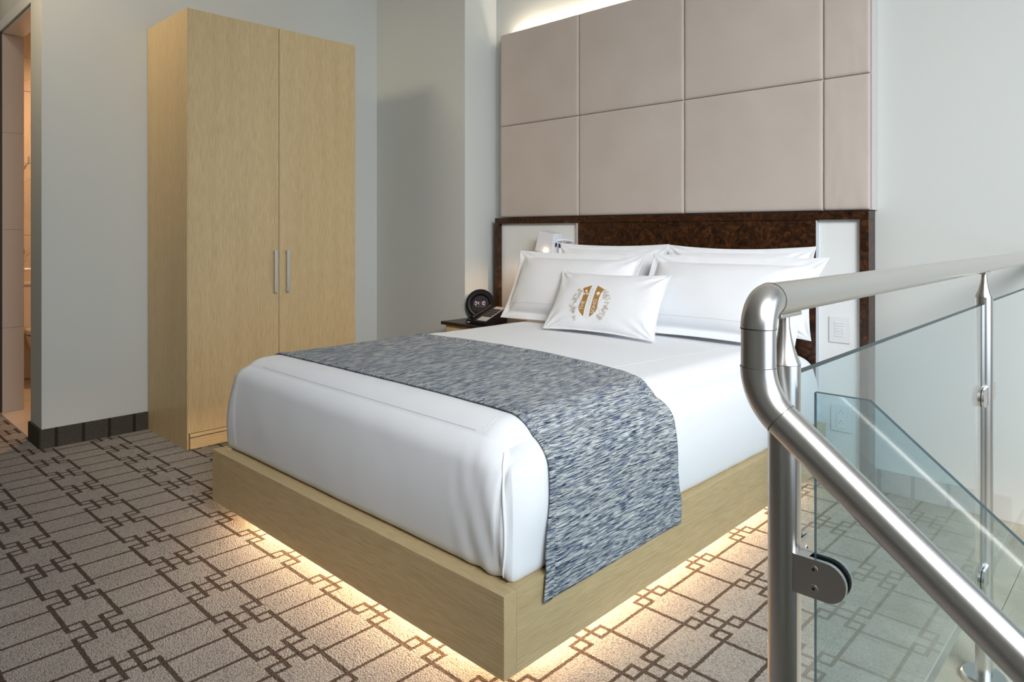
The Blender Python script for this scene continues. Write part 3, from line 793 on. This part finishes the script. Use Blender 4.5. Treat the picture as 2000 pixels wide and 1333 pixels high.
def ribbon(pts, w_):
    prev = None
    for i, (x, y) in enumerate(pts):
        a = pts[max(0, i-1)]; b = pts[min(len(pts)-1, i+1)]; dx, dy = b[0]-a[0], b[1]-a[1]; L = math.hypot(dx, dy) or 1; nx, ny = -dy/L*w_/2, dx/L*w_/2
        cur = (bm.verts.new(cmap(x+nx, y+ny, .0006)), bm.verts.new(cmap(x-nx, y-ny, .0006)))
        if prev: bm.faces.new((prev[0], prev[1], cur[1], cur[0]))
        prev = cur
for sg in (-1, 1):
    for k in range(54):
        th = -1.15+2.3*rnd.random(); rr = .072+.050*rnd.random(); cx_, cy_ = sg*(.035+rr*.62*math.cos(th)), -.015+rr*.80*math.sin(th)
        if abs(cx_) < .060 and cy_ > -.09: cx_ = sg*(.060+.015*rnd.random())
        r0 = .003+.005*rnd.random(); a0 = rnd.random()*6
        ribbon([(cx_+r0*(1-i/22)*math.cos(a0+i*.45), cy_+r0*(1-i/22)*math.sin(a0+i*.45)) for i in range(16)], .0024)
    ribbon([(sg*(.062+.012*math.sin(i*.5)), -.085+.15*i/20) for i in range(21)], .0013)
for k in range(9): ribbon([(.007*math.sin(i*.8+k), -.09+.018*k+.018*i/8) for i in range(9)], .0013)
o = from_bm('scrollwork_print', bm, M_pale, oAC); o['kind'] = 'stuff'

# ------------------------------------------------------------------ steel and glass railing
RXr, Y1, Y2, ZR, RR = -.382, .929, 2.270, 1.143, .0214
rg = thing('railing', 'brushed steel handrail with posts and clear glass panes beside the stair opening', 'railing', (RXr, 1.6, 0))
DY = .08; ye = Y1-DY
re = .034
tube('handrail', [(RXr, YB-.004, ZR), (RXr, 2.6, ZR), (RXr, 1.6, ZR), (RXr, ye+re+.0004, ZR)], RR, M_steel, rg, 40)
arc = [(RXr, ye+re-re*math.sin(a), ZR-re+re*math.cos(a)) for a in [PI/2*k/14 for k in range(15)]]
tube('elbow', [(RXr, ye+re, ZR)]+arc[1:-1]+[(RXr, ye, ZR-re)], RR+.0004, M_steel, rg, 40)
sl = math.atan(.81); rb = .078; tl_ = rb*math.tan((PI/2-sl)/2)
zk = 1.024; z_top = zk+tl_
tube('handrail', [(RXr, ye, ZR-re-.0005), (RXr, ye, z_top+.0005)], RR-.0001, M_steel, rg, 40)
ca = Vector((RXr+rb, ye, z_top)); arc2 = []
for k in range(17):
    a = PI+(PI/2-sl)*k/16; arc2.append((ca.x+rb*math.cos(a), ye, ca.z+rb*math.sin(a)))
tube('elbow', arc2, RR+.0006, M_steel, rg, 40)
e = Vector(arc2[-1]); dd = Vector((math.cos(sl), 0, -math.sin(sl)))
tube('handrail', [e+dd*.0006, e+dd*.4, e+dd*.8, e+dd*1.35], RR, M_steel, rg, 40)
for c_, d_ in (((RXr, ye+re, ZR), (0, 1, 0)), ((RXr, ye, ZR-re), (0, 0, 1)), ((RXr, ye, z_top), (0, 0, 1)), (tuple(e), tuple(dd))):
    c_ = Vector(c_); d_ = Vector(d_); tube('joint_line', [c_-d_*.0004, c_+d_*.0004], RR+.0009, M_seam, rg, 40)
def post(y):
    p = tube('post', [(RXr, y, .020), (RXr, y, .5), (RXr, y, 1.0535)], RR-.0004, M_steel, rg, 36)
    prof = [(RR-.0004, 1.0540), (RR-.0010, 1.0565), (.0165, 1.066), (.0125, 1.078), (.0092, 1.092), (.0074, 1.105), (.0070, 1.1185)]
    tube('post_neck', [(RXr, y, z) for r, z in prof], [r for r, z in prof], M_steel, p, 32)
    bm = bmesh.new(); add_box(bm, RXr-.011, RXr+.011, y-.034, y+.034, 1.1175, 1.1235, .002, 3)
    from_bm('saddle', bm, M_steel, p)
    bm = bmesh.new(); add_tube(bm, [(RXr, y, .0), (RXr, y, .004), (RXr, y, .016), (RXr, y, .0205)], [.054, .0545, .0545, .050], 48)
    o = from_bm('base_plate', bm, M_steel, p, True); o.data.set_sharp_from_angle(angle=math.radians(40))
    return p
post(Y1); post(Y2)
def pane(name, pts, nrm_axis, th):
    """pts polygon on a plane; extruded th; faces = clear, rim = polished edge"""
    bm = bmesh.new(); d = Vector((0, 0, 0)); d[nrm_axis] = th
    ps = [Vector(p)-d/2 for p in pts]; add_prism(bm, ps, d)
    bm.normal_update()
    for f in bm.faces: f.material_index = 0 if abs(f.normal[nrm_axis]) > .9 else 1
    return from_bm(name, bm, [M_glass, M_gedge], rg)
GZ0, GZ1 = .268, 1.036
pane('glass_pane', [(RXr, Y1+.030, GZ0), (RXr, Y2-.028, GZ0), (RXr, Y2-.028, GZ1), (RXr, Y1+.030, GZ1)], 0, .0125)
pane('glass_pane', [(RXr, Y2+.028, GZ0), (RXr, YB-.03, GZ0), (RXr, YB-.03, GZ1), (RXr, Y2+.028, GZ1)], 0, .0125)
sx0 = -.341; m_ = -.84; X2 = .55
pane('glass_pane', [(sx0, Y1, .10), (-.275, Y1, .05), (X2, Y1, .05+m_*(X2+.275)), (X2, Y1, 1.022+m_*(X2+.275)), (-.275, Y1, 1.022), (sx0, Y1, 1.022)], 1, .0085)
def clamp(y, zc, dirv, L=.066, hh=.050):
    """D-shaped glass clamp: two jaws and a saddle against the post, dirv = direction away from the post"""
    dv = Vector(dirv); side = Vector((0, 0, 1)).cross(dv)
    base = Vector((RXr, y, zc))+dv*(RR-.004)
    def dshape(off, th):
        pts = []
        pts.append((0, -hh/2)); n = 14; c = L-hh/2
        for k in range(n+1):
            a = -PI/2+PI*k/n; pts.append((c+hh/2*math.cos(a), hh/2*math.sin(a)))
        pts.append((0, hh/2))
        return [base+dv*p[0]+Vector((0, 0, p[1]))+side*off for p in pts], side*th
    bm = bmesh.new()
    for off in (-.0135, .0075):
        ps, th = dshape(off, .006); add_prism(bm, ps, th)
    add_box_dir(bm, base, dv, side, .018, .0150, hh-.0006)
    c = from_bm('glass_clamp', bm, M_steel, rg)
    bm = bmesh.new()
    for off in (-.0073, .0052):
        ps, th = dshape(off, .0022); add_prism(bm, [p+(base+dv*L/2-p)*.04 for p in ps], th)
    from_bm('gasket', bm, M_blackm, c)
    for s_ in (1, -1):
        for dz in (-.0125, .0125):
            p0 = base+dv*.026+Vector((0, 0, dz))+side*(s_*.0134)
            bm = bmesh.new(); add_tube(bm, [p0, p0+side*s_*.0006], [.0058, .0052], 18)
            sc_ = from_bm('screw', bm, M_steel, c)
            bm = bmesh.new(); add_tube(bm, [p0+side*s_*.0004, p0+side*s_*.0009], .0021, 6)
            from_bm('screw_hole', bm, M_blackm, c)
    return c
def add_box_dir(bm, base, dv, side, l, w_, h_):
    r = bmesh.ops.create_cube(bm, size=1)
    for v in r['verts']:
        c = v.co.copy(); v.co = base+dv*((c.x+.5)*l)+side*(c.y*w_)+Vector((0, 0, 1))*(c.z*h_)
clamp(Y1, .783, (1, 0, 0)); clamp(Y1, .783, (0, 1, 0)); clamp(Y1, .303, (0, 1, 0))
for z in (.788, .303):
    clamp(Y2, z, (0, -1, 0)); clamp(Y2, z, (0, 1, 0))

# ------------------------------------------------------------------ glimpsed bathroom fittings
to = thing('toilet', 'white porcelain toilet seen through the bathroom doorway', 'toilet', (-6.62, 1.52, .004))
def ell(name, rings, mat, parent, seg=28):
    bm = bmesh.new(); R_ = []
    for (cx_, cy_, rx, ry, z) in rings: R_.append([bm.verts.new((cx_+rx*math.cos(2*PI*k/seg), cy_+ry*math.sin(2*PI*k/seg), z)) for k in range(seg)])
    for a, b_ in zip(R_, R_[1:]):
        for k in range(seg): bm.faces.new((a[k], a[(k+1) % seg], b_[(k+1) % seg], b_[k]))
    bm.faces.new(R_[0][::-1]); bm.faces.new(R_[-1])
    o = from_bm(name, bm, mat, parent, True); o.data.set_sharp_from_angle(angle=math.radians(45)); return o
ell('bowl', [(-6.66, 1.50, .16, .11, .004), (-6.66, 1.50, .15, .11, .10), (-6.64, 1.50, .18, .14, .25), (-6.62, 1.50, .23, .18, .38), (-6.62, 1.50, .235, .185, .41)], M_porc, to)
ell('seat', [(-6.62, 1.50, .235, .185, .42), (-6.62, 1.50, .24, .19, .43), (-6.62, 1.50, .235, .185, .455)], M_porc, to)
box('tank', -6.93, -6.80, 1.28, 1.72, .40, .80, M_porc, to, .02, 3)
box('tank_lid', -6.93, -6.79, 1.27, 1.73, .80, .825, M_porc, to, .006)
ph = thing('paper_holder', 'small chrome toilet roll holder on the bathroom wall', 'holder', (-6.86, 1.38, .93))
tube('bar', [(-6.86, 1.30, .93), (-6.86, 1.42, .93)], .008, M_chrome, ph, 12)
tube('stem', [(-6.93, 1.36, .93), (-6.86, 1.36, .93)], .010, M_chrome, ph, 12)
tag(box('switch_plate', -6.93, -6.922, 1.335, 1.365, 1.05, 1.09, M_blackm, None, .002), 'small black switch plate on the bathroom wall', 'switch')
th_ = thing('robe_hook', 'small chrome robe hook high on the bathroom wall', 'hook', (-6.9, 1.38, 1.83))
tube('rod', [(-6.93, 1.38, 1.80), (-6.86, 1.38, 1.80), (-6.85, 1.38, 1.86)], .007, M_chrome, th_, 10)
tube('rod', [(-6.88, 1.31, 1.84), (-6.88, 1.31, 1.98)], .006, M_chrome, th_, 10)

for o in bpy.data.objects:
    if '_w' in o: del o['_w']
